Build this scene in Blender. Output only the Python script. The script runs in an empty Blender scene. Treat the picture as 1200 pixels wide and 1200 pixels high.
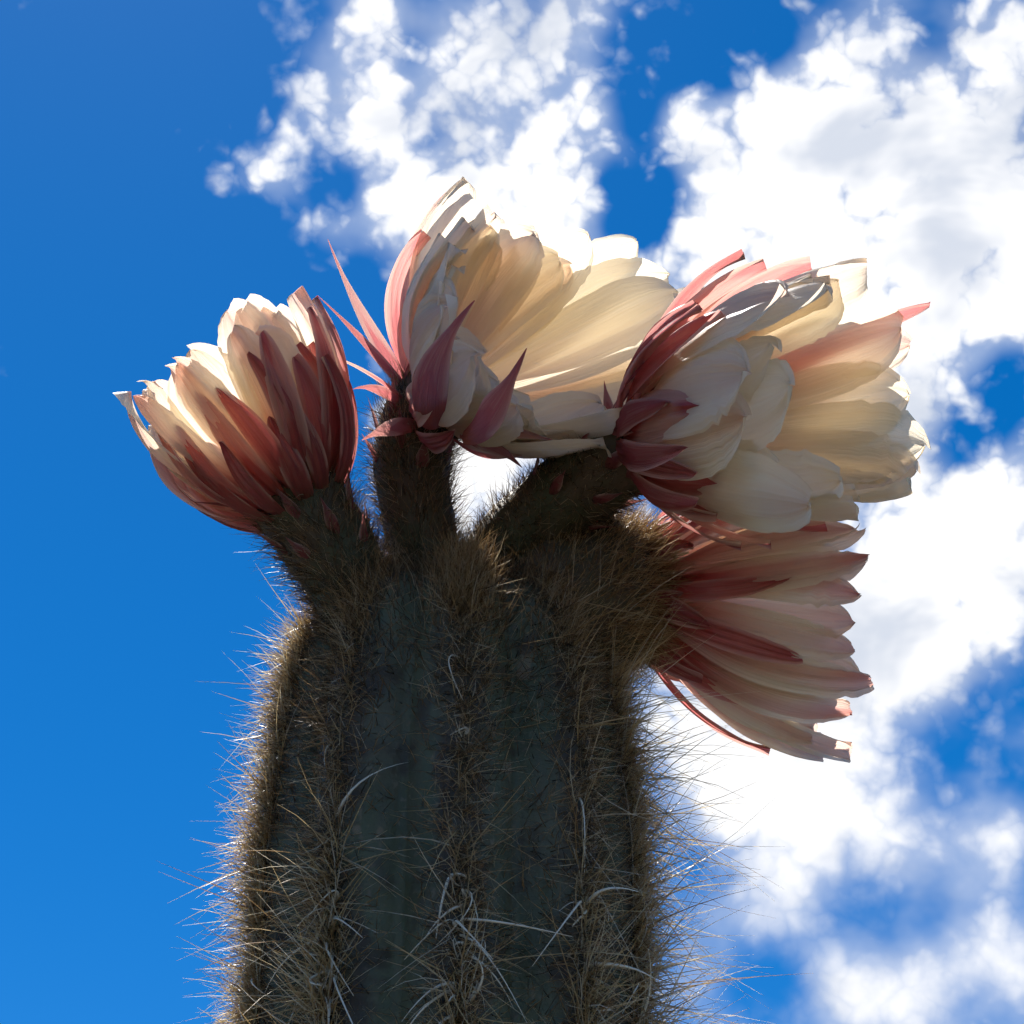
import bpy, math, random
import numpy as np
from mathutils import Vector, Matrix, noise as mnoise

random.seed(7)
RNG = np.random.default_rng(7)
SC = bpy.context.scene
COL = SC.collection
R = math.radians

# ------------------------------------------------------------------ camera
PITCH = R(38.0)
DIST = 1.30                      # camera to blossoms, metres
K = 0.00055                      # metres per photo pixel at that distance
CAM_Z = 1.55
FWD = Vector((0, math.cos(PITCH), math.sin(PITCH)))
UPV = Vector((0, -math.sin(PITCH), math.cos(PITCH)))
RIGHT = Vector((1, 0, 0))
CAM = Vector((0, 0, CAM_Z))
cam_data = bpy.data.cameras.new('camera')
cam = bpy.data.objects.new('camera', cam_data)
COL.objects.link(cam)
cam.location = CAM
cam.rotation_euler = (math.pi / 2 + PITCH, 0, 0)
cam_data.sensor_fit = 'HORIZONTAL'
cam_data.angle = 2 * math.atan(600 * K / DIST)
cam_data.clip_start = 0.02
cam_data.clip_end = 10000
SC.camera = cam
SC.render.resolution_x = SC.render.resolution_y = 1024

def at(px, py, e=0.0):
    """point seen at photo pixel px,py standing e metres behind the blossom distance"""
    s = K * (DIST + e) / DIST
    return CAM + FWD * (DIST + e) + RIGHT * ((px - 600) * s) + UPV * ((600 - py) * s)

def vdir(x, y, z):
    """direction: x right, y up in view, z towards the photographer"""
    return (RIGHT * x + UPV * y - FWD * z).normalized()

# ------------------------------------------------------------------ sun, exposure
SUN_EL, SUN_AZ = R(64), R(-24)     # azimuth measured from +Y towards +X
to_sun = Vector((math.sin(SUN_AZ) * math.cos(SUN_EL), math.cos(SUN_AZ) * math.cos(SUN_EL), math.sin(SUN_EL)))
sl = bpy.data.lights.new('sun', 'SUN')
sl.energy = 5.0
sl.angle = R(0.53)
sl.color = (1.0, 0.95, 0.87)
sun = bpy.data.objects.new('sun', sl)
COL.objects.link(sun)
sun.location = (0, 0, 8)
sun.rotation_euler = (-to_sun).to_track_quat('-Z', 'Y').to_euler()
SC.view_settings.view_transform = 'Standard'
SC.view_settings.look = 'None'
SC.view_settings.exposure = 1.08
SC.cycles.use_adaptive_sampling = True
SC.cycles.adaptive_threshold = .025
SC.cycles.adaptive_min_samples = 10
SC.cycles.max_bounces = 7
SC.view_settings.gamma = 1.0
SC.view_settings.use_curve_mapping = False

# ------------------------------------------------------------------ node helpers
def nn(nt, typ, **kw):
    n = nt.nodes.new(typ)
    for k, v in kw.items():
        if k.startswith('i_'):
            key = k[2:]
            key = int(key) if key.isdigit() else key.replace('_', ' ')
            n.inputs[key].default_value = v
        else:
            setattr(n, k, v)
    return n

def math_node(nt, op, a, b=None, c=None, clamp=False):
    n = nt.nodes.new('ShaderNodeMath')
    n.operation = op
    n.use_clamp = clamp
    for i, v in enumerate((a, b, c)):
        if v is None:
            continue
        if isinstance(v, (int, float)):
            n.inputs[i].default_value = v
        else:
            nt.links.new(v, n.inputs[i])
    return n.outputs[0]

def mix_col(nt, fac, a, b, blend='MIX'):
    n = nt.nodes.new('ShaderNodeMix')
    n.data_type = 'RGBA'
    n.blend_type = blend
    for sock, v in ((n.inputs[0], fac), (n.inputs[6], a), (n.inputs[7], b)):
        if isinstance(v, (int, float)):
            sock.default_value = v
        elif isinstance(v, tuple):
            sock.default_value = (*v, 1.0) if len(v) == 3 else v
        else:
            nt.links.new(v, sock)
    return n.outputs[2]

def map_range(nt, v, a, b, c=0.0, d=1.0, smooth=True):
    n = nt.nodes.new('ShaderNodeMapRange')
    n.interpolation_type = 'SMOOTHSTEP' if smooth else 'LINEAR'
    nt.links.new(v, n.inputs[0])
    for i, x in enumerate((a, b, c, d)):
        n.inputs[i + 1].default_value = x
    return n.outputs[0]

# ------------------------------------------------------------------ world: sky with broken cumulus
W = bpy.data.worlds.new('World')
SC.world = W
W.use_nodes = True
nt = W.node_tree
nt.nodes.clear()
sky = nn(nt, 'ShaderNodeTexSky', sky_type='NISHITA', sun_disc=False)
sky.sun_elevation = SUN_EL
sky.sun_rotation = SUN_AZ
sky.altitude = 2500
sky.air_density = 1.0
sky.dust_density = 0.3
sky.ozone_density = 3.0
SKY_STRENGTH = 0.061
CLOUD_LUM = 0.51            # sunlit cloud, in the scene's light units
W.cycles.sampling_method = 'MANUAL'
W.cycles.sample_map_resolution = 256
hs = nn(nt, 'ShaderNodeHueSaturation')
hs.inputs['Saturation'].default_value = 1.39
hs.inputs['Value'].default_value = 1.14
hs.inputs['Hue'].default_value = 0.501
nt.links.new(sky.outputs[0], hs.inputs['Color'])
tc = nn(nt, 'ShaderNodeTexCoord')
D = tc.outputs['Generated']

# where banks of cloud (+) and clear gaps (-) stand in this sky
CLOUD = [
    (310, 200, 66, .80), (262, 235, 30, .3), (350, 135, 55, .42), (400, 95, 80, .42), (435, 20, 70, .45), (520, 100, 110, .34),
    (610, 45, 100, .36), (690, 5, 75, .5), (510, 225, 85, .6), (640, 185, 110, .70), (600, 280, 130, .75), (470, 250, 60, .4), (560, 60, 90, .2), (900, 120, 60, .4),
    (690, 110, 65, .42), (455, 160, 70, .36), (800, 120, 60, .42), (820, 165, 60, .42), (965, 60, 60, .26), (1030, 20, 70, .22),
    (900, 185, 120, .85), (1010, 140, 120, .85), (1110, 130, 110, .7), (1000, 320, 210, .95), (1160, 270, 150, .75),
    (845, 290, 85, .8), (1185, 50, 65, .6), (1020, 450, 110, .8), (1100, 410, 80, .3),
    (1140, 640, 115, .62), (1060, 700, 120, .8), (1190, 585, 70, .5), (980, 800, 140, .9), (870, 840, 150, .95),
    (1100, 770, 90, .45), (1190, 720, 90, .3), (860, 940, 90, .45), (960, 965, 70, .25), (1170, 990, 70, .34),
    (1190, 1120, 90, .62), (1060, 1145, 80, .26), (985, 1140, 60, .42), (880, 1060, 70, .28), (520, 560, 100, .8),
    (400, 270, 55, .34), (440, 500, 50, .5), (205, 550, 20, .5), (930, 560, 110, .5), (1060, 990, 60, .22), (1130, 1080, 40, .2),
    (755, 255, 52, -.75), (770, 50, 95, -.6), (870, 40, 75, -.4), (480, 50, 38, -.34), (498, 168, 34, -.36),
    (400, 215, 46, -.45), (715, 215, 30, -.4), (745, 140, 34, -.3), (1150, 480, 85, -.85), (1115, 540, 60, -.5), (1190, 440, 50, -.4), (1070, 55, 55, -.45), (985, 100, 32, -.3), (1150, 95, 30, -.3), (1000, 1000, 120, .25), (1120, 1000, 110, .25), (930, 1090, 90, .2), (960, 895, 55, -.2), (1080, 920, 110, -.3),
    (1020, 1075, 90, -.5), (1110, 880, 80, -.25), (900, 1140, 80, -.3), (1100, 1060, 70, -.3), (1130, 1190, 50, -.3),
    (90, 600, 420, -.9), (130, 120, 240, -.8), (100, 1100, 340, -.9), (280, 400, 170, -.8), (310, 620, 130, -.7), (290, 880, 240, -.9), (250, 60, 90, -.5), (380, 360, 70, -.3), (1190, 900, 60, -.15), (1000, 960, 170, .30), (1150, 940, 130, .30), (1090, 1150, 150, .30), (1130, 520, 110, .25), (560, 110, 60, -.25), (470, 100, 40, -.2),
]
acc = None
for (px, py, r, w) in CLOUD:
    d0 = ((at(px, py) - CAM)).normalized()
    vm = nn(nt, 'ShaderNodeVectorMath', operation='DISTANCE')
    nt.links.new(D, vm.inputs[0])
    vm.inputs[1].default_value = d0
    rr = r * K / DIST * 1.25
    b = map_range(nt, vm.outputs['Value'], rr, 0.0, 0.0, w)
    acc = b if acc is None else math_node(nt, 'ADD', acc, b)
def noise(scale, detail, rough, dist=0.0, off=(0, 0, 0), vec=D, sc=(1, 1, 1)):
    mp = nn(nt, 'ShaderNodeMapping')
    mp.inputs['Location'].default_value = off
    mp.inputs['Scale'].default_value = sc
    nt.links.new(vec, mp.inputs['Vector'])
    n = nn(nt, 'ShaderNodeTexNoise')
    n.inputs['Scale'].default_value = scale
    n.inputs['Detail'].default_value = detail
    n.inputs['Roughness'].default_value = rough
    n.inputs['Distortion'].default_value = dist
    nt.links.new(mp.outputs[0], n.inputs['Vector'])
    return n.outputs['Fac']
n_big = noise(3.2, 2, .5, off=(3.1, 0, 0))
n_mid = noise(24, 3, .5, .0, off=(0, 1.7, .4), sc=(1, 1, 1.2))
n_fin = noise(85, 4, .55, .0, off=(.3, .2, 9))
# rounded billows: the sky direction, slightly disturbed, through two sizes of cells
wn = nn(nt, 'ShaderNodeTexNoise'); wn.inputs['Scale'].default_value = 45; wn.inputs['Detail'].default_value = 3
nt.links.new(D, wn.inputs['Vector'])
wv = nn(nt, 'ShaderNodeVectorMath', operation='MULTIPLY_ADD')
nt.links.new(wn.outputs['Color'], wv.inputs[0]); wv.inputs[1].default_value = (.032, .032, .032); nt.links.new(D, wv.inputs[2])
def billow(scale):
    vo = nn(nt, 'ShaderNodeTexVoronoi', feature='F1')
    vo.inputs['Scale'].default_value = scale
    nt.links.new(wv.outputs[0], vo.inputs['Vector'])
    return math_node(nt, 'SUBTRACT', .60, vo.outputs['Distance'])
puff = math_node(nt, 'ADD', math_node(nt, 'MULTIPLY', billow(34), .70), math_node(nt, 'MULTIPLY', billow(78), .55))
base = map_range(nt, n_big, .47, .74, -.06, .42)           # the rest of the sky: scattered banks
nz = math_node(nt, 'ADD', math_node(nt, 'MULTIPLY', math_node(nt, 'SUBTRACT', n_mid, .5), 1.1),
               math_node(nt, 'MULTIPLY', math_node(nt, 'SUBTRACT', n_fin, .5), .40))
dz = nn(nt, 'ShaderNodeSeparateXYZ'); nt.links.new(D, dz.inputs[0])
low_soft = map_range(nt, dz.outputs[2], .43, .62, .30, 1.0)      # clouds lower down are hazier
nz = math_node(nt, 'MULTIPLY', math_node(nt, 'ADD', nz, puff), low_soft)
accc = math_node(nt, 'MINIMUM', math_node(nt, 'ADD', math_node(nt, 'MULTIPLY', acc, .70), base), .92)
dens = math_node(nt, 'ADD', accc, nz)
veil = map_range(nt, math_node(nt, 'ADD', accc, math_node(nt, 'MULTIPLY', math_node(nt, 'SUBTRACT', n_mid, .5), .9)), .0, .50, 0, .58)
cov = math_node(nt, 'MAXIMUM', map_range(nt, dens, .02, .80), veil)
n_shade = noise(11, 4, .55, .3, off=(5, 2, 1), sc=(1, 1, 1.6))
thick = map_range(nt, dens, .22, .85)
shade = math_node(nt, 'MULTIPLY', map_range(nt, n_shade, .46, .66), .8)
bright = mix_col(nt, thick, (.50, .60, .80), (1.02, 1.02, 1.03))
ccol = mix_col(nt, shade, bright, (.56, .62, .74))
# the clouds are given relative to the background strength so that both share one scale
csc = nn(nt, 'ShaderNodeVectorMath', operation='SCALE')
nt.links.new(ccol, csc.inputs[0])
csc.inputs['Scale'].default_value = CLOUD_LUM / SKY_STRENGTH
final = mix_col(nt, cov, hs.outputs[0], csc.outputs[0])
bg = nn(nt, 'ShaderNodeBackground')
bg.inputs['Strength'].default_value = SKY_STRENGTH
nt.links.new(final, bg.inputs['Color'])
wo = nn(nt, 'ShaderNodeOutputWorld')
nt.links.new(bg.outputs[0], wo.inputs['Surface'])

# ------------------------------------------------------------------ materials
def new_mat(name):
    m = bpy.data.materials.new(name)
    m.use_nodes = True
    m.node_tree.nodes.clear()
    return m, m.node_tree

def petal_material():
    m, t = new_mat('petal')
    uv = nn(t, 'ShaderNodeUVMap', uv_map='UVMap')
    sp = nn(t, 'ShaderNodeSeparateXYZ')
    t.links.new(uv.outputs[0], sp.inputs[0])
    u, v = sp.outputs[0], sp.outputs[1]
    oi = nn(t, 'ShaderNodeObjectInfo')
    osep = nn(t, 'ShaderNodeSeparateColor')
    t.links.new(oi.outputs['Color'], osep.inputs[0])
    pink, fleshy, rnd = osep.outputs[0], osep.outputs[1], osep.outputs[2]
    geo = nn(t, 'ShaderNodeNewGeometry')
    # longitudinal veins
    mp = nn(t, 'ShaderNodeMapping')
    mp.inputs['Scale'].default_value = (26, 1.6, 1)
    cb = nn(t, 'ShaderNodeCombineXYZ')
    t.links.new(u, cb.inputs[0]); t.links.new(v, cb.inputs[1]); t.links.new(math_node(t, 'MULTIPLY', oi.outputs['Random'], 40), cb.inputs[2])
    t.links.new(cb.outputs[0], mp.inputs['Vector'])
    vn = nn(t, 'ShaderNodeTexNoise')
    vn.inputs['Scale'].default_value = 1.0; vn.inputs['Detail'].default_value = 3
    t.links.new(mp.outputs[0], vn.inputs['Vector'])
    vein = vn.outputs['Fac']
    mp2 = nn(t, 'ShaderNodeMapping'); mp2.inputs['Scale'].default_value = (4, 5, 1)
    t.links.new(cb.outputs[0], mp2.inputs['Vector'])
    bn = nn(t, 'ShaderNodeTexNoise'); bn.inputs['Scale'].default_value = 1.0; bn.inputs['Detail'].default_value = 4
    t.links.new(mp2.outputs[0], bn.inputs['Vector'])
    blot = bn.outputs['Fac']
    # midrib mask
    au = math_node(t, 'ABSOLUTE', math_node(t, 'SUBTRACT', u, .5))
    wobble = math_node(t, 'ADD', au, math_node(t, 'MULTIPLY', math_node(t, 'SUBTRACT', vein, .5), .22))
    mid = map_range(t, wobble, .42, .04)
    tip = map_range(t, v, .72, 1.0)
    basem = map_range(t, v, .62, .10)
    amount = math_node(t, 'ADD', math_node(t, 'MULTIPLY', mid, .55), math_node(t, 'MULTIPLY', tip, .38))
    amount = math_node(t, 'ADD', amount, math_node(t, 'MULTIPLY', basem, .85))
    amount = math_node(t, 'MULTIPLY', amount, math_node(t, 'MULTIPLY', pink, 1.55))
    solid = math_node(t, 'MULTIPLY', map_range(t, pink, .62, 1.0), map_range(t, wobble, .60, .30, .55, 1.0))
    amount = math_node(t, 'MAXIMUM', amount, math_node(t, 'MULTIPLY', solid, math_node(t, 'ADD', .72, math_node(t, 'MULTIPLY', vein, .5))), clamp=True)
    cream_o = mix_col(t, vein, (.78, .68, .57), (.86, .82, .74))
    rose = mix_col(t, blot, (.22, .030, .042), (.43, .095, .11))
    rose = mix_col(t, map_range(t, v, .40, .0, 0, .7), rose, (.12, .085, .035))
    rose = mix_col(t, math_node(t, 'MULTIPLY', fleshy, .75), rose, (.10, .020, .024))
    outer = mix_col(t, amount, cream_o, rose)
    inner_c = mix_col(t, blot, (.88, .83, .70), (.82, .73, .55))
    inner = mix_col(t, math_node(t, 'MULTIPLY', amount, .22), inner_c, (.80, .30, .28))
    col = mix_col(t, geo.outputs['Backfacing'], outer, inner)
    # light coming through picks up both faces
    trans_c = mix_col(t, math_node(t, 'MULTIPLY', amount, .85), mix_col(t, vein, (.96, .83, .60), (.98, .93, .80)), (.80, .13, .16))
    bump = nn(t, 'ShaderNodeBump'); bump.inputs['Strength'].default_value = .6; bump.inputs['Distance'].default_value = .0016
    t.links.new(vein, bump.inputs['Height'])
    df = nn(t, 'ShaderNodeBsdfDiffuse'); t.links.new(col, df.inputs['Color']); t.links.new(bump.outputs[0], df.inputs['Normal'])
    tr = nn(t, 'ShaderNodeBsdfTranslucent'); t.links.new(trans_c, tr.inputs['Color']); t.links.new(bump.outputs[0], tr.inputs['Normal'])
    ms = nn(t, 'ShaderNodeMixShader')
    fac = math_node(t, 'SUBTRACT', .56, math_node(t, 'MULTIPLY', fleshy, .34))
    t.links.new(fac, ms.inputs[0]); t.links.new(df.outputs[0], ms.inputs[1]); t.links.new(tr.outputs[0], ms.inputs[2])
    gl = nn(t, 'ShaderNodeBsdfGlossy'); gl.inputs['Roughness'].default_value = .38; t.links.new(bump.outputs[0], gl.inputs['Normal'])
    ms2 = nn(t, 'ShaderNodeMixShader'); ms2.inputs[0].default_value = .045
    t.links.new(ms.outputs[0], ms2.inputs[1]); t.links.new(gl.outputs[0], ms2.inputs[2])
    out = nn(t, 'ShaderNodeOutputMaterial'); t.links.new(ms2.outputs[0], out.inputs['Surface'])
    return m

def fibre_material(name, stops, translucency=.35, gloss=.06):
    m, t = new_mat(name)
    geo = nn(t, 'ShaderNodeNewGeometry')
    ramp = nn(t, 'ShaderNodeValToRGB')
    els = ramp.color_ramp.elements
    while len(els) < len(stops):
        els.new(.5)
    for e, (p, c) in zip(els, stops):
        e.position = p; e.color = (*c, 1)
    t.links.new(geo.outputs['Random Per Island'], ramp.inputs[0])
    df = nn(t, 'ShaderNodeBsdfDiffuse'); t.links.new(ramp.outputs[0], df.inputs['Color'])
    gm = nn(t, 'ShaderNodeGamma'); gm.inputs['Gamma'].default_value = .55; t.links.new(ramp.outputs[0], gm.inputs['Color'])
    tr = nn(t, 'ShaderNodeBsdfTranslucent'); t.links.new(gm.outputs[0], tr.inputs['Color'])
    ms = nn(t, 'ShaderNodeMixShader'); ms.inputs[0].default_value = translucency
    t.links.new(df.outputs[0], ms.inputs[1]); t.links.new(tr.outputs[0], ms.inputs[2])
    gl = nn(t, 'ShaderNodeBsdfGlossy'); gl.inputs['Roughness'].default_value = .35
    ms2 = nn(t, 'ShaderNodeMixShader'); ms2.inputs[0].default_value = gloss
    t.links.new(ms.outputs[0], ms2.inputs[1]); t.links.new(gl.outputs[0], ms2.inputs[2])
    out = nn(t, 'ShaderNodeOutputMaterial'); t.links.new(ms2.outputs[0], out.inputs['Surface'])
    return m

def skin_material(name, c0, c1, c2, scale=14, rough=.55, bump=.4):
    m, t = new_mat(name)
    tcn = nn(t, 'ShaderNodeTexCoord')
    n1 = nn(t, 'ShaderNodeTexNoise'); n1.inputs['Scale'].default_value = scale; n1.inputs['Detail'].default_value = 5
    n2 = nn(t, 'ShaderNodeTexNoise'); n2.inputs['Scale'].default_value = scale * 9; n2.inputs['Detail'].default_value = 4
    t.links.new(tcn.outputs['Object'], n1.inputs['Vector']); t.links.new(tcn.outputs['Object'], n2.inputs['Vector'])
    a = mix_col(t, map_range(t, n1.outputs['Fac'], .35, .65), c0, c1)
    b = mix_col(t, map_range(t, n2.outputs['Fac'], .55, .75), a, c2)
    p = nn(t, 'ShaderNodeBsdfPrincipled')
    p.inputs['Roughness'].default_value = rough
    t.links.new(b, p.inputs['Base Color'])
    bm = nn(t, 'ShaderNodeBump'); bm.inputs['Strength'].default_value = bump; bm.inputs['Distance'].default_value = .002
    t.links.new(n2.outputs['Fac'], bm.inputs['Height']); t.links.new(bm.outputs[0], p.inputs['Normal'])
    out = nn(t, 'ShaderNodeOutputMaterial'); t.links.new(p.outputs[0], out.inputs['Surface'])
    return m

M_PETAL = petal_material()
def stem_material():
    m, t = new_mat('cactus_skin')
    tcn = nn(t, 'ShaderNodeTexCoord')
    uv = nn(t, 'ShaderNodeUVMap', uv_map='UVMap')
    sp = nn(t, 'ShaderNodeSeparateXYZ'); t.links.new(uv.outputs[0], sp.inputs[0])
    def noi(scale, detail, sc=(1, 1, 1)):
        mp = nn(t, 'ShaderNodeMapping'); mp.inputs['Scale'].default_value = sc
        t.links.new(tcn.outputs['Object'], mp.inputs['Vector'])
        n = nn(t, 'ShaderNodeTexNoise'); n.inputs['Scale'].default_value = scale; n.inputs['Detail'].default_value = detail
        t.links.new(mp.outputs[0], n.inputs['Vector'])
        return n.outputs['Fac']
    big, mid_, fine, streak = noi(11, 4), noi(45, 5), noi(260, 3), noi(60, 4, (1, 1, .12))
    green = mix_col(t, map_range(t, big, .36, .64), (.066, .080, .040), (.108, .122, .072))
    green = mix_col(t, math_node(t, 'MULTIPLY', map_range(t, streak, .45, .7), .55), green, (.10, .088, .062))
    cork = map_range(t, math_node(t, 'ADD', sp.outputs[0], math_node(t, 'MULTIPLY', math_node(t, 'SUBTRACT', mid_, .5), .9)), .62, 1.0)
    c = mix_col(t, math_node(t, 'MULTIPLY', cork, .85), green, (.060, .042, .026))
    c = mix_col(t, map_range(t, fine, .60, .72), c, (.15, .13, .09))
    scar = noi(85, 2, (1, 1, .55))
    c = mix_col(t, math_node(t, 'MULTIPLY', map_range(t, scar, .66, .72), .8), c, (.20, .16, .105))
    c = mix_col(t, math_node(t, 'MULTIPLY', map_range(t, mid_, .52, .68), .8), c, (.045, .032, .020))
    p = nn(t, 'ShaderNodeBsdfPrincipled'); p.inputs['Roughness'].default_value = .62
    t.links.new(c, p.inputs['Base Color'])
    bm = nn(t, 'ShaderNodeBump'); bm.inputs['Strength'].default_value = .6; bm.inputs['Distance'].default_value = .003
    t.links.new(math_node(t, 'ADD', math_node(t, 'MULTIPLY', fine, .4), mid_), bm.inputs['Height']); t.links.new(bm.outputs[0], p.inputs['Normal'])
    out = nn(t, 'ShaderNodeOutputMaterial'); t.links.new(p.outputs[0], out.inputs['Surface'])
    return m
M_STEM = stem_material()
M_TUBE = skin_material('flower_tube', (.045, .050, .022), (.070, .045, .025), (.10, .06, .035), 30, .7)
M_SPINE = fibre_material('spine', [(0, (.32, .17, .06)), (.25, (.64, .42, .17)), (.6, (.84, .66, .36)), (1, (.90, .86, .74))], .72, .10)
M_PALE = fibre_material('pale_spine', [(0, (.76, .71, .58)), (1, (.88, .85, .76))], .2, .12)
M_HAIR = fibre_material('hair', [(0, (.035, .022, .012)), (.45, (.12, .07, .035)), (.8, (.32, .20, .10)), (1, (.62, .52, .38))])
M_GOLD = fibre_material('golden_hair', [(0, (.16, .085, .035)), (.4, (.40, .24, .10)), (.8, (.62, .44, .22)), (1, (.78, .66, .46))], .6)  # lighter hair tones; imitate sunlight on the crown tufts and lower woolly tube
M_WOOL = fibre_material('wool', [(0, (.10, .08, .05)), (.5, (.25, .20, .13)), (1, (.45, .40, .30))], .3, .02)
M_STAMEN = fibre_material('stamen', [(0, (.72, .66, .38)), (1, (.85, .78, .52))], .4, .03)
M_SOIL = skin_material('dry_soil', (.045, .042, .028), (.070, .058, .040), (.10, .08, .055), .8, .95, .6)

# ------------------------------------------------------------------ mesh helpers
def link(name, me, mat, parent=None):
    o = bpy.data.objects.new(name, me)
    if mat and not me.materials:
        me.materials.append(mat)
    COL.objects.link(o)
    if parent is not None:
        o.parent = parent
        o.matrix_parent_inverse = parent.matrix_world.inverted()
    return o

def np_mesh(name, verts, faces, uv=None, smooth=True):
    """verts (n,3); faces (m,4) int"""
    me = bpy.data.meshes.new(name)
    nv, nf = len(verts), len(faces)
    k = faces.shape[1]
    me.vertices.add(nv)
    me.vertices.foreach_set('co', np.ascontiguousarray(verts, dtype=np.float32).ravel())
    me.loops.add(nf * k)
    me.loops.foreach_set('vertex_index', np.ascontiguousarray(faces, dtype=np.int32).ravel())
    me.polygons.add(nf)
    me.polygons.foreach_set('loop_start', np.arange(0, nf * k, k, dtype=np.int32))
    if smooth:
        me.polygons.foreach_set('use_smooth', np.ones(nf, dtype=bool))
    if uv is not None:
        l = me.uv_layers.new(name='UVMap')
        l.data.foreach_set('uv', np.ascontiguousarray(uv[faces.ravel()], dtype=np.float32).ravel())
    me.update(calc_edges=True)
    me.validate()
    return me

def norm(a):
    return a / np.maximum(np.linalg.norm(a, axis=-1, keepdims=True), 1e-9)

def fibres(base, d, length, bend, rad, seg=4, sides=3, taper=.88):
    """tapered curved fibres; base,d,bend (n,3), length,rad (n,)"""
    n = len(base)
    t = np.linspace(0, 1, seg + 1)
    ctr = base[:, None] + d[:, None] * (length[:, None] * t)[..., None] + bend[:, None] * (length[:, None] * t ** 2)[..., None]
    ref = norm(RNG.normal(size=(n, 3)))
    a = norm(np.cross(d, ref)); b = norm(np.cross(d, a))
    ang = np.arange(sides) * 2 * math.pi / sides
    off = a[:, None, None] * np.cos(ang)[None, None, :, None] + b[:, None, None] * np.sin(ang)[None, None, :, None]
    r = rad[:, None] * (1 - taper * t ** 1.3)[None]
    v = ctr[:, :, None] + off * r[:, :, None, None]
    verts = v.reshape(-1, 3)
    f = []
    for s in range(seg):
        for k in range(sides):
            k2 = (k + 1) % sides
            f.append((s * sides + k, s * sides + k2, (s + 1) * sides + k2, (s + 1) * sides + k))
    f = np.array(f)
    faces = (np.arange(n)[:, None, None] * ((seg + 1) * sides) + f[None]).reshape(-1, 4)
    return verts, faces

def fibre_obj(name, parent, mat, kind='stuff', **kw):
    v, f = fibres(**kw)
    o = link(name, np_mesh(name, v, f), mat, parent)
    if kind:
        o['kind'] = kind
    return o

# ------------------------------------------------------------------ ground
gv = np.array([(-3000, -3000, 0), (3000, -3000, 0), (3000, 3000, 0), (-3000, 3000, 0)], float)
ground = link('ground', np_mesh('ground', gv, np.array([[0, 1, 2, 3]])), M_SOIL)
ground['kind'] = 'structure'
ground['label'] = 'dry sandy soil the cactus stands on'
ground['category'] = 'ground'

# ------------------------------------------------------------------ cactus stem
TOP = at(532, 705, 0.0)
AX, AY, TOPZ = TOP.x, TOP.y, TOP.z
NRIB = 9
RIB0 = -math.pi / 2 + R(6)       # azimuth of one ridge, just right of the side facing the photographer
cactus = bpy.data.objects.new('columnar_cactus', None)
COL.objects.link(cactus)
cactus.location = (AX, AY, 0)
cactus['label'] = 'tall spiny ribbed columnar cactus crowned with cream and rose blossoms'
cactus['category'] = 'cactus'
bpy.context.view_layer.update()

def stem_r(z):
    h = max(TOPZ - z, 0)
    body = (.1085 + .003 * math.sin(z * 9.0)) * (.78 + .22 * math.sin(min(h / .22, 1) * math.pi / 2))
    if h < .06:
        body *= math.sqrt(max(1 - (1 - h / .06) ** 2.2, 0.0))
    return body

def rib_factor(a):
    c = abs(math.cos((a - RIB0) * NRIB / 2))
    return 1 - .19 * (1 - c ** .9)

def stem_pt(a, z):
    r = stem_r(z) * rib_factor(a) * (1 + .012 * mnoise.noise(Vector((math.cos(a) * 2, math.sin(a) * 2, z * 14))))
    return Vector((AX + r * math.cos(a), AY + r * math.sin(a), z))

NA = NRIB * 18
zs = [0.0, .5, 1.0, 1.4, 1.6] + list(np.arange(1.66, TOPZ - .1, .012)) + list(TOPZ - .1 * (1 - np.linspace(0, 1, 16)[1:]) ** 1.4)
sv = [stem_pt(2 * math.pi * i / NA, z) for z in zs for i in range(NA)]
sf = [(j * NA + i, j * NA + (i + 1) % NA, (j + 1) * NA + (i + 1) % NA, (j + 1) * NA + i) for j in range(len(zs) - 1) for i in range(NA)]
suv = np.array([(abs(math.cos((2 * math.pi * i / NA - RIB0) * NRIB / 2)), z) for z in zs for i in range(NA)])
stem = link('stem', np_mesh('stem', np.array(sv), np.array(sf), suv), M_STEM, cactus)

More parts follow.
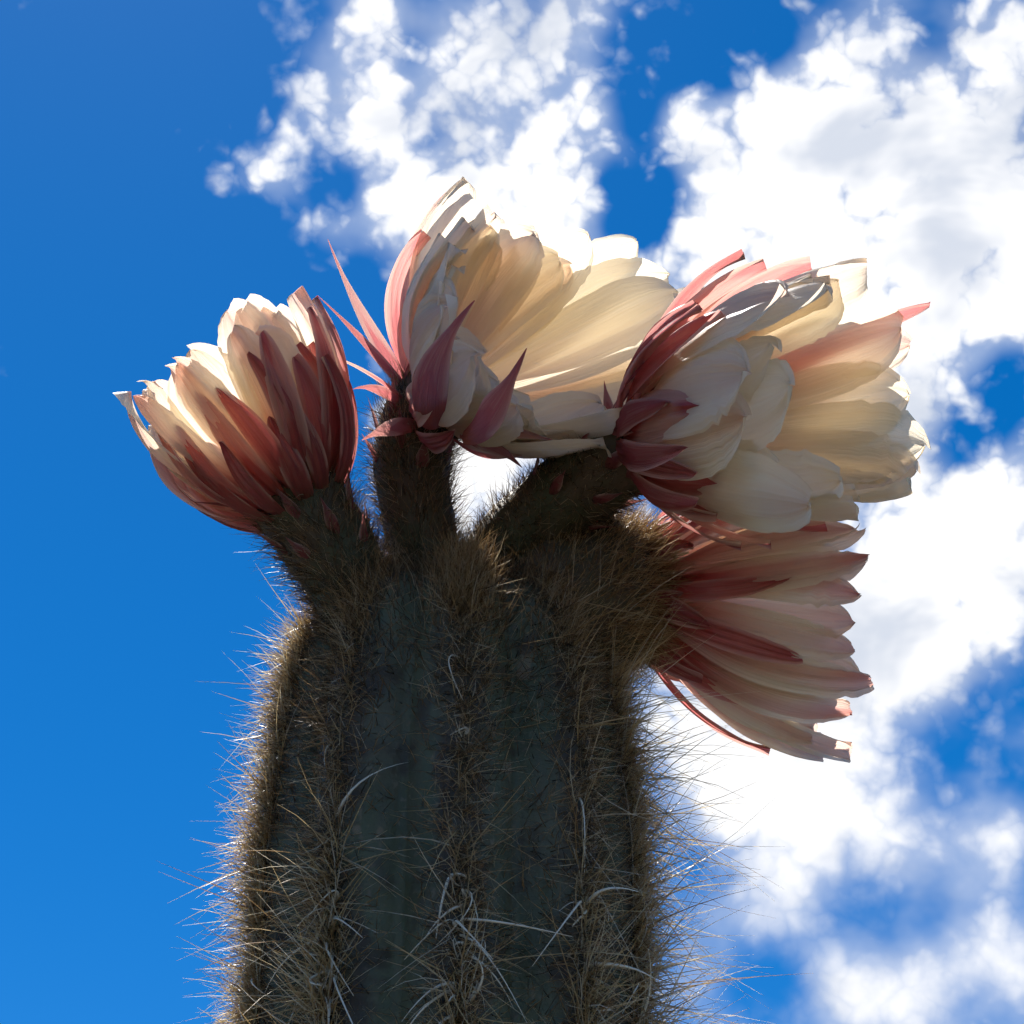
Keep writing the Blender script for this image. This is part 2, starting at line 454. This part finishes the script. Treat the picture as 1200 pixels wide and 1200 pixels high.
# spines: clusters on the ridges
B, Dd, Ln, Bn, Rd = [], [], [], [], []
wB, wD = [], []
for k in range(NRIB):
    a = RIB0 + k * 2 * math.pi / NRIB
    facing = -math.sin(a)                      # 1 = towards the photographer
    z = 1.40 + random.random() * .02
    while z < TOPZ - .012:
        h = TOPZ - z
        p = stem_pt(a, z)
        e = .004
        nrm = Vector((math.cos(a), math.sin(a), 0))
        if h < .10:
            nrm = (nrm + Vector((0, 0, (1 - h / .10) * 1.2))).normalized()
        tang = Vector((-math.sin(a), math.cos(a), 0))
        n = random.randint(120, 150) if k in (2, 7) else 42 if k in (3, 6) else 14
        if k in (1, 8):
            n = int(random.randint(9, 15) + 55 * min(1, max(0, (h - (.17 if k == 8 else .24)) / .14)))
        if k == 0:
            n = int(random.randint(7, 12) + 34 * min(1, max(0, (h - .25) / .10)))
        if z < 1.78:
            n = n // 4
        for i in range(n):
            th = random.uniform(0, 2 * math.pi)
            el = random.random() ** .62 * R(84)
            d = nrm * math.cos(el) + (tang * math.cos(th) + Vector((0, 0, 1)) * math.sin(th)) * math.sin(el)
            L = random.uniform(.012, .030) if random.random() < .9 else random.uniform(.032, .050)
            if k in (2, 3, 6, 7):
                d = (d + Vector((0, 0, .35))).normalized()
            elif h < .24:
                L *= .75
            if k in (0, 1, 8) and h > .22 and random.random() < .4:
                L = random.uniform(.03, .06)
            if math.cos(a) > .5 and random.random() < .10:
                L = random.uniform(.06, .085)
            B.append(p - nrm * .002 + tang * random.uniform(-e, e) + Vector((0, 0, random.uniform(-e, e)))); Dd.append(d); Ln.append(L)
            Bn.append(Vector((random.gauss(0, .16), random.gauss(0, .16), random.gauss(-.12, .2))))
            Rd.append(random.uniform(.00024, .00046) * (1.2 if L > .035 else 1))
        for i in range(26):
            wB.append(p + tang * random.uniform(-e, e) + Vector((0, 0, random.uniform(-e, e)))); wD.append(nrm + Vector((random.gauss(0, .7), random.gauss(0, .7), random.gauss(0, .7))))
        z += random.uniform(.009, .014)
A3 = lambda l: np.array([tuple(x) for x in l])
fibre_obj('spines', cactus, M_SPINE, base=A3(B), d=norm(A3(Dd)), length=np.array(Ln), bend=A3(Bn), rad=np.array(Rd))
nw = len(wB)
fibre_obj('areole_wool', cactus, M_WOOL, base=A3(wB), d=norm(A3(wD)), length=RNG.uniform(.003, .008, nw), bend=RNG.normal(0, .3, (nw, 3)), rad=np.full(nw, .00035), seg=2)

# fine hair over the crown
n = 8000
ang = RNG.uniform(0, 2 * math.pi, n); hh = .004 + .14 * RNG.random(n) ** 1.7
cb_, cd_ = [], []
for a, h in zip(ang, hh):
    p = stem_pt(a, TOPZ - h)
    cb_.append(p); cd_.append(Vector((math.cos(a), math.sin(a), max(0, 1.3 - h * 13))))
fibre_obj('crown_hair', cactus, M_HAIR, base=A3(cb_), d=norm(norm(A3(cd_)) + RNG.normal(0, .35, (n, 3))), length=RNG.uniform(.008, .022, n), bend=RNG.normal(0, .25, (n, 3)), rad=RNG.uniform(.00016, .0003, n), seg=3)

# fine brown fuzz reaching across the furrows
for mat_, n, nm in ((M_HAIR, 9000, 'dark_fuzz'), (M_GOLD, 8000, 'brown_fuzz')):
    fb, fd = [], []
    while len(fb) < n:
        a = RIB0 + random.uniform(-2.2, 2.2); h = random.uniform(.03, .46)
        bare = math.exp(-((a - RIB0 + R(20)) / .20) ** 2) * .93 + math.exp(-((a - RIB0 - R(17)) / .13) ** 2) * .6
        if random.random() < bare or random.random() > .35 + .65 * abs(math.cos((a - RIB0) * NRIB / 2)) ** 2:
            continue
        tg = Vector((-math.sin(a), math.cos(a), 0))
        fb.append(stem_pt(a, TOPZ - h)); fd.append(Vector((math.cos(a), math.sin(a), 0)) * .6 + tg * random.gauss(0, .8) + Vector((0, 0, random.gauss(.1, .4))))
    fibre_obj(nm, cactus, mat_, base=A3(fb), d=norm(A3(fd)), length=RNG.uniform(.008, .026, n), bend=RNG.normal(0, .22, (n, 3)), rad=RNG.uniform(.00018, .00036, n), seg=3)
# spine tufts at the stem tip, coloured pale gold to imitate sunlight on them
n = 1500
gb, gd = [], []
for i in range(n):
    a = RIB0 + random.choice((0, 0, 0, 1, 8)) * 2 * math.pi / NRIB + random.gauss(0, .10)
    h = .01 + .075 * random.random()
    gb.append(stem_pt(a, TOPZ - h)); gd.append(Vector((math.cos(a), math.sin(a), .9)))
fibre_obj('sunlit_spine_tufts', cactus, M_GOLD, base=A3(gb), d=norm(norm(A3(gd)) + RNG.normal(0, .4, (n, 3))), length=RNG.uniform(.008, .026, n), bend=RNG.normal(0, .2, (n, 3)), rad=RNG.uniform(.0002, .0004, n), seg=3)
# long pale curved spines, each one a part
def long_spine(a, z, out, side, up, L, bend, rad):
    p = stem_pt(a, z)
    nrm = np.array((math.cos(a), math.sin(a), 0)); tg = np.array((-math.sin(a), math.cos(a), 0)); zz = np.array((0, 0, 1.))
    d = norm(nrm * out + tg * side + zz * up)
    b = nrm * bend[0] + tg * bend[1] + zz * bend[2]
    v, f = fibres(np.array([tuple(p)]) - nrm * .002, d[None], np.array([L]), b[None], np.array([rad]), seg=8, sides=5, taper=.8)
    link('long_spine', np_mesh('long_spine', v, f), M_PALE, cactus)
for k, cnt in ((0, 40), (1, 26), (8, 38), (2, 9), (7, 9)):
    a = RIB0 + k * 2 * math.pi / NRIB
    for i in range(cnt):
        h = random.uniform(.08, .40) if random.random() < .15 else random.uniform(.25, .42)
        sgn = random.choice((-1, 1))
        long_spine(a + random.uniform(-.05, .05), TOPZ - h, random.uniform(.35, .8), sgn * random.uniform(.1, .9), random.uniform(-.5, .9),
                   random.uniform(.025, .060), (random.uniform(-.85, -.3), sgn * random.uniform(-1.0, .4), random.uniform(-1.1, .1)), random.uniform(.0007, .0013))

# ------------------------------------------------------------------ flowers
def bez(p0, p1, p2, p3, t):
    s = 1 - t
    return p0 * s ** 3 + p1 * (3 * s * s * t) + p2 * (3 * s * t * t) + p3 * t ** 3

def petal_mesh(frame, org, phi, r0, z0, L, W, al, lay, shape, ruff, jag, seed, nu=17, nv=28):
    """al: three tangent angles from the flower axis (base, middle, tip)"""
    ex, ey, ez = frame
    rnd = random.Random(seed)
    v = 1 - (1 - np.linspace(0, 1, nv)) ** 1.5
    dv = np.diff(v)
    ang = np.where(v < .5, al[0] + (al[1] - al[0]) * (v / .5), al[1] + (al[2] - al[1]) * ((v - .5) / .5))
    r = r0 + np.concatenate([[0], np.cumsum(np.sin((ang[1:] + ang[:-1]) / 2) * dv)]) * L
    z = z0 + np.concatenate([[0], np.cumsum(np.cos((ang[1:] + ang[:-1]) / 2) * dv)]) * L
    vm, pe, wb = shape
    w = np.where(v < vm, wb + (1 - wb) * np.sin(math.pi / 2 * np.clip(v / vm, 0, 1)) ** 1.1, np.clip(1 - np.clip((v - vm) / (1 - vm), 0, 1) ** pe, 0, 1) ** (1 / 1.7))
    w = np.maximum(w * W, .0006)
    us = np.linspace(-1, 1, nu)
    ph1, ph2, ph3 = rnd.uniform(0, 6.28), rnd.uniform(0, 6.28), rnd.uniform(0, 6.28)
    cup = rnd.uniform(-.1, .25)
    tw = rnd.uniform(-.18, .18)
    verts, uvs = [], []
    for j in range(nv):
        vv = v[j]
        jg = 1.0
        if vv > .72:
            jg = 1 + jag * (mnoise.noise(Vector((vv * 34, seed * 1.7, 0))))
        for i in range(nu):
            u = us[i]
            uu = u * (jg + (jag * .8 * mnoise.noise(Vector((vv * 40, seed * 3.1, u * 2))) if vv > .75 else 0))
            rr = r[j]
            da = uu * w[j] / max(rr, .02)
            off = lay * u + ruff * vv ** 1.6 * (math.sin(3.1 * u + ph1 + vv * 2) * .5 + math.sin(6 * u + ph2 + vv * 4) * .3 * abs(u) + .5 * mnoise.noise(Vector((u * 1.6, vv * 3.5, seed * 2.3))))
            off -= cup * w[j] * u * u * vv
            off += .0022 * math.exp(-(u / .16) ** 2) * min(1, vv * 3) * (1 - vv) - .0011 * vv * math.sin(11 * u + 3 * mnoise.noise(Vector((vv * 3, seed * .9, 1))))
            zz = z[j]
            if vv > .8:
                zz += jag * .05 * L * (vv - .8) / .2 * mnoise.noise(Vector((u * 5.5, seed * .7, 3)))
            rr2 = rr + off * math.cos(ang[j]); zz -= off * math.sin(ang[j])
            a = phi + da + tw * vv * vv
            P = org + ex * (rr2 * math.cos(a)) + ey * (rr2 * math.sin(a)) + ez * zz
            verts.append(tuple(P)); uvs.append(((u + 1) / 2, vv))
    faces = []
    for j in range(nv - 1):
        for i in range(nu - 1):
            q = j * nu + i
            faces.append((q, q + 1, q + nu + 1, q + nu))
    return np_mesh('petal', np.array(verts), np.array(faces), np.array(uvs))

def flower(name, label, seed, base, base_dir, org, axis, tube_r, L, rings, hair=2600, hair_len=(.007, .020), stamens=True, bulge=0.0, extra=(), neck=None, hair_mat=None, bracts=16, fur_end=.96):
    rnd = random.Random(seed)
    ez = axis.normalized()
    near = (-FWD) - ez * (-FWD).dot(ez)
    ex = near.normalized()                   # azimuth 0 faces the photographer
    ey = ez.cross(ex)
    # hairy floral tube
    span = (org - base).length
    c = [base, base + base_dir.normalized() * span * .40, org - (neck.normalized() if neck else ez) * span * .40, org]
    NT, NS = 30, 24
    tv, pts, tans = [], [], []
    prev = None
    for j in range(NT + 1):
        t = j / NT
        p = bez(*c, t); q = bez(*c, min(t + .01, 1)) - bez(*c, max(t - .01, 0))
        q.normalize()
        if prev is None:
            n1 = q.orthogonal().normalized()
        else:
            n1 = (prev - q * prev.dot(q)).normalized()
        prev = n1
        n2 = q.cross(n1)
        rad = tube_r[0] + (tube_r[1] - tube_r[0]) * (t ** 1.2) + bulge * math.sin(math.pi * t)
        pts.append((p, n1, n2, rad, q))
        for i in range(NS):
            a = 2 * math.pi * i / NS
            rr = rad * (1 + .07 * mnoise.noise(Vector((math.cos(a) * 2, math.sin(a) * 2, t * 6 + seed))) + .035 * math.sin(8 * a + t * 14))
            tv.append(tuple(p + n1 * (rr * math.cos(a)) + n2 * (rr * math.sin(a))))
    # close the receptacle inside the petals
    p = org + ez * .012
    for i in range(NS):
        a = 2 * math.pi * i / NS
        n1, n2 = pts[-1][1], pts[-1][2]
        tv.append(tuple(p + (n1 * math.cos(a) + n2 * math.sin(a)) * .004))
    tf = [(j * NS + i, j * NS + (i + 1) % NS, (j + 1) * NS + (i + 1) % NS, (j + 1) * NS + i) for j in range(NT + 1) for i in range(NS)]
    fl = link('flower', np_mesh('flower', np.array(tv), np.array(tf)), M_TUBE, cactus)
    fl['label'] = label
    # hair on the tube
    n = hair
    T = RNG.uniform(0, fur_end, n); A = RNG.uniform(0, 2 * math.pi, n)
    hb, hd = [], []
    for t, a in zip(T, A):
        p, n1, n2, rad, q = pts[int(t * NT)]
        p = p.lerp(pts[min(int(t * NT) + 1, NT)][0], t * NT - int(t * NT))
        nr = n1 * math.cos(a) + n2 * math.sin(a)
        hb.append(p + nr * rad * .97); hd.append(nr * .75 + q * .65)
    fibre_obj('hair', fl, hair_mat or M_HAIR, base=A3(hb), d=norm(norm(A3(hd)) + RNG.normal(0, .32, (n, 3))), length=RNG.uniform(*hair_len, n),
              bend=RNG.normal(0, .3, (n, 3)), rad=RNG.uniform(.00018, .00036, n), seg=3)
    # scale-like bracts climbing the tube
    for q in range(bracts):
        t = .48 + .46 * q / bracts
        a = q * 2.39996 + seed
        p, n1, n2, rad, tg = pts[int(t * NT)]
        nr = n1 * math.cos(a) + n2 * math.sin(a)
        ln = .020 + .016 * (q / bracts)
        ribbon(fl, 'bract', (p + nr * rad * .95, p + nr * (rad + .004) + tg * ln * .5, p + nr * (rad + .006 + .006 * rnd.random()) + tg * ln), .0040 + .0012 * rnd.random(), .97, .9, face=nr)
    # petals, ring by ring
    s = seed * 100
    for ring in rings:
        nm, cnt, Lf, W, al, r0, z0, pink, fleshy, shape, ruff, jag, lay, var = ring[:14]
        skip = ring[14] if len(ring) > 14 else None
        ph0 = rnd.uniform(0, 6.28)
        for i in range(cnt):
            s += 1
            phi = (ph0 + 2 * math.pi * i / cnt + rnd.gauss(0, .08)) % (2 * math.pi)
            vr = rnd.gauss(0, 1)
            l = L * Lf * (1 + var * .4 * rnd.gauss(0, 1) * .5)
            a3 = tuple(R(x) + R(6) * var * vr for x in al)
            if skip:
                res = skip(phi, l, a3)
                if res is None:
                    continue
                l, a3, wf = res
            else:
                wf = 1.0
            me = petal_mesh((ex, ey, ez), org, phi, r0, z0, l, wf * W * (1 + .1 * rnd.gauss(0, 1)), a3, lay, shape, ruff, jag, s)
            o = link(nm, me, M_PETAL, fl)
            o.color = (min(1, max(0, pink + rnd.uniform(-.1, .1))), fleshy, rnd.random(), 1)
    for (nm, phi, l, W, al, r0, z0, pink, fleshy) in extra:
        s += 1
        me = petal_mesh((ex, ey, ez), org, R(phi), r0, z0, l, W, tuple(R(x) for x in al), .001, (.4, 1.4, .55), .004, .0, s, 8, 20)
        o = link(nm, me, M_PETAL, fl)
        o.color = (pink, fleshy, rnd.random(), 1)
    if stamens:
        n = 170
        a = RNG.uniform(0, 2 * math.pi, n); rr = RNG.uniform(.5, 1, n) * tube_r[1] * .8
        E = np.array([tuple(ex), tuple(ey), tuple(ez)])
        b = np.array(tuple(org)) + (np.cos(a) * rr)[:, None] * E[0] + (np.sin(a) * rr)[:, None] * E[1] + .004 * E[2]
        d = norm(E[2] + .55 * (np.cos(a)[:, None] * E[0] + np.sin(a)[:, None] * E[1]) + RNG.normal(0, .12, (n, 3)))
        fibre_obj('stamens', fl, M_STAMEN, base=b, d=d, length=RNG.uniform(.008, .018, n), bend=RNG.normal(0, .12, (n, 3)), rad=np.full(n, .0006), seg=4, taper=-.7)
    return fl

OBOV = (.64, 2.5, .30)
BROAD = (.68, 2.9, .28)
LANCE = (.45, 1.7, .42)
def rings_for(a, w, r0, open_tip, pinks, n=(11, 12, 11, 8), sep=(.62, .0075), ow=.5, ruff=.006, jag=.09, adj=None):
    """four whorls from the throat outwards; a = (base, middle, tip) angles of the inner whorl"""
    return [
        ('petal', n[0], .97, w, (a[0] - 6, a[1] - 3, a[2] + open_tip), r0 * .78, .006, pinks[0], 0.0, BROAD, ruff, jag, .004, .45, adj),
        ('petal', n[1], 1.0, w * .92, (a[0], a[1], a[2] + open_tip * .8), r0 * .9, .003, pinks[1], .05, OBOV, ruff, jag, .004, .45, adj),
        ('outer_petal', n[2], .86, w * ow, (a[0] + 7, a[1] + 4, a[2] + 5), r0 * .90, -.008, pinks[2], .22, (.55, 1.9, .4), ruff * .6, jag * .4, .002, .35, adj),
        ('sepal', n[3], sep[0], sep[1], (a[0] + 10, a[1] + 7, a[2] + 9), r0 * .92, -.016, pinks[3], .62, LANCE, ruff * .5, .0, .001, .7, None),
    ]

def ribbon(fl, name, pts, half, pink, fleshy, roll=0.0, point=1.5, face=None):
    """a free narrow sepal running through three points"""
    p0, p1, p2 = pts
    nu, nv = 7, 22
    verts, uvs = [], []
    for j in range(nv):
        t = j / (nv - 1)
        c = p0 * (1 - t) ** 2 + p1 * (2 * t * (1 - t)) + p2 * t * t
        tg = ((p1 - p0) * (1 - t) + (p2 - p1) * t).normalized()
        side = tg.cross(face or -FWD).normalized()
        nrm = side.cross(tg)
        side, nrm = side * math.cos(roll) + nrm * math.sin(roll), nrm * math.cos(roll) - side * math.sin(roll)
        w = half * (.45 + .55 * math.sin(math.pi * min(1, t * 1.15 + .08))) * max(.04, 1 - t ** (point * 2)) ** .8
        for i in range(nu):
            u = i / (nu - 1) * 2 - 1
            verts.append(tuple(c + side * (w * u) + nrm * (-w * .45 * u * u))); uvs.append(((u + 1) / 2, t))
    faces = [(j * nu + i, j * nu + i + 1, (j + 1) * nu + i + 1, (j + 1) * nu + i) for j in range(nv - 1) for i in range(nu - 1)]
    o = link(name, np_mesh(name, np.array(verts), np.array(faces), np.array(uvs)), M_PETAL, fl)
    o.color = (pink, fleshy, .5, 1)
    return o

# left blossom, half open cup seen from outside
def adj1(phi, l, a3):
    left = max(0, -math.sin(phi))
    return l * (1 - .12 * max(0, math.cos(phi - R(130)))), (a3[0] + R(4) * left, a3[1] - R(3) * left, a3[2] - R(20) * left), 1.0
f1 = flower('flower', 'half-open rose-striped cup blossom leaning out over the clear blue sky', 11,
       at(436, 750, -.060), vdir(-.30, .95, .0), at(344, 576, -.050), vdir(-.54, .83, -.10), (.025, .029), .110,
       rings_for((52, 24, -6), .0185, .024, 0, (.26, .42, .95, .98), n=(14, 14, 18, 12), sep=(.74, .0070), ow=.44, jag=.11, adj=adj1),
       extra=(('outer_petal', 62, .112, .011, (58, 29, 0), .023, -.008, .97, .6), ('outer_petal', 88, .122, .012, (58, 28, -6), .023, -.008, .95, .4),
              ('outer_petal', 30, .098, .010, (58, 30, 2), .023, -.008, .97, .6), ('outer_petal', 112, .120, .011, (58, 28, -6), .023, -.008, .9, .3)))
ribbon(f1, 'sepal', (at(330, 600, -.06), at(285, 592, -.06), at(222, 588, -.05)), .0024, .95, .8)
ribbon(f1, 'sepal', (at(335, 608, -.07), at(305, 604, -.075), at(270, 598, -.07)), .0022, .95, .9)
# middle blossom, wide open
def adj2(phi, l, a3):
    far = max(0, math.cos(phi - R(122))) ** 1.5; up = max(0, math.cos(phi + R(85))); low = max(0, math.cos(phi - R(65))) ** 2
    nr = math.cos(phi - R(25))
    near = max(0, nr)
    return l * (1 + .62 * far - .27 * up - .22 * near - .38 * low), (a3[0] - R(12) * low, a3[1] + R(1) * far - R(16) * low, a3[2] + R(5) * far - R(6) * low), 1 + .12 * near + .15 * far
f2 = flower('flower', 'wide open cream blossom on top showing its glowing inside, long red sepals beside it', 23,
       at(505, 690, -.01), vdir(-.15, 1, -.05), at(520, 464, .0), vdir(.74, .44, .51), (.022, .027), .138,
       rings_for((70, 40, 4), .0245, .025, 2, (.08, .16, .88, .95), n=(22, 22, 5, 3), sep=(.5, .008), jag=.10, adj=adj2),
       extra=(('outer_petal', -100, .13, .0085, (84, 50, 10), .027, -.008, .75, .4),))
for (pts, w, pk, fs) in (
        (((506, 504, -.040), (478, 440, -.165), (556, 352, -.150)), .0120, .97, .55),
        (((542, 508, -.055), (572, 500, -.175), (617, 408, -.150)), .0105, .97, .5),
        (((490, 470, .01), (425, 390, .02), (384, 280, .03)), .0055, .85, .55),
        (((488, 474, .0), (430, 400, .0), (372, 346, -.01)), .0032, .95, .7),
        (((484, 478, -.01), (430, 425, -.03), (358, 408, -.04)), .0014, .8, .2),
        (((486, 484, -.01), (440, 446, -.02), (414, 456, -.02)), .0040, .95, .5),
        (((490, 500, -.02), (455, 498, -.03), (424, 516, -.03)), .0060, .9, .5),
        (((540, 505, -.04), (580, 515, -.05), (612, 548, -.05)), .0065, .95, .7),
        (((560, 500, -.05), (610, 505, -.07), (655, 518, -.07)), .0040, .9, .5)):
    ribbon(f2, 'sepal', [at(*p) for p in pts], w, pk, fs, .3)
# right upper blossom
def adj3(phi, l, a3):
    c = max(0, math.cos(phi)) ** 1.5; low = max(0, math.sin(phi))
    return l * (1 - .24 * c - .17 * low - .10 * max(0, -math.sin(phi))), (a3[0] - R(6) * low, a3[1] - R(11) * low, a3[2] - R(8) * low), 1.0
f3 = flower('flower', 'largest blossom opening sideways with a scalloped cream mouth and wine-red sepals', 37,
       at(568, 690, .005), vdir(.62, .75, .1), at(770, 506, -.05), vdir(.81, .10, .58), (.030, .024), .160,
       rings_for((48, 27, 2), .030, .028, 2, (.06, .20, .94, .98), n=(12, 12, 11, 12), sep=(.52, .0095), ow=.50, jag=.10, adj=adj3), hair_len=(.006, .015), neck=vdir(.80, .52, .20), fur_end=.82,
       extra=tuple(('outer_petal', ph, ln, wd, (62, 38, 8), .026, -.012, .97, .45) for ph, ln, wd in ((-88, .125, .010), (-62, .100, .010), (-36, .118, .009), (-10, .085, .010), (14, .105, .0095), (40, .092, .011))) + (('petal', -150, .172, .010, (46, 26, 4), .022, .004, 1.0, .0),))
for (pts, w, pk, fs) in (
        (((735, 510, -.03), (735, 440, -.03), (832, 345, -.01)), .0055, .95, .9),
        (((740, 510, -.04), (750, 420, -.05), (880, 350, -.02)), .0065, .9, .6),
        (((735, 520, -.06), (790, 470, -.09), (850, 452, -.10)), .0080, .97, .7),
        (((725, 525, -.05), (745, 470, -.07), (790, 440, -.07)), .0070, .97, .9),
        (((722, 535, -.06), (765, 500, -.08), (815, 496, -.09)), .0085, .97, .8),
        (((718, 530, -.04), (712, 490, -.05), (735, 452, -.05)), .0060, .97, .9),
        (((725, 545, -.06), (760, 545, -.08), (830, 540, -.09)), .0090, .97, .8),
        (((718, 500, -.03), (710, 470, -.03), (708, 446, -.02)), .0035, .95, .9)):
    ribbon(f3, 'sepal', [at(*p) for p in pts], w, pk, fs, .3)
# right lower blossom on a woolly tube
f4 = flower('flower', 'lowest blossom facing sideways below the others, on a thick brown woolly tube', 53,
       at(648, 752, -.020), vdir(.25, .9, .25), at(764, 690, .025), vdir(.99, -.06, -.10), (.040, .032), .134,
       rings_for((58, 33, 0), .0140, .028, 0, (.30, .45, .95, .98), n=(24, 24, 11, 7), sep=(.45, .0085), jag=.20), hair=6500, bulge=.015, hair_len=(.008, .024), hair_mat=M_GOLD)  # tube hair coloured paler, standing in for sun falling on it
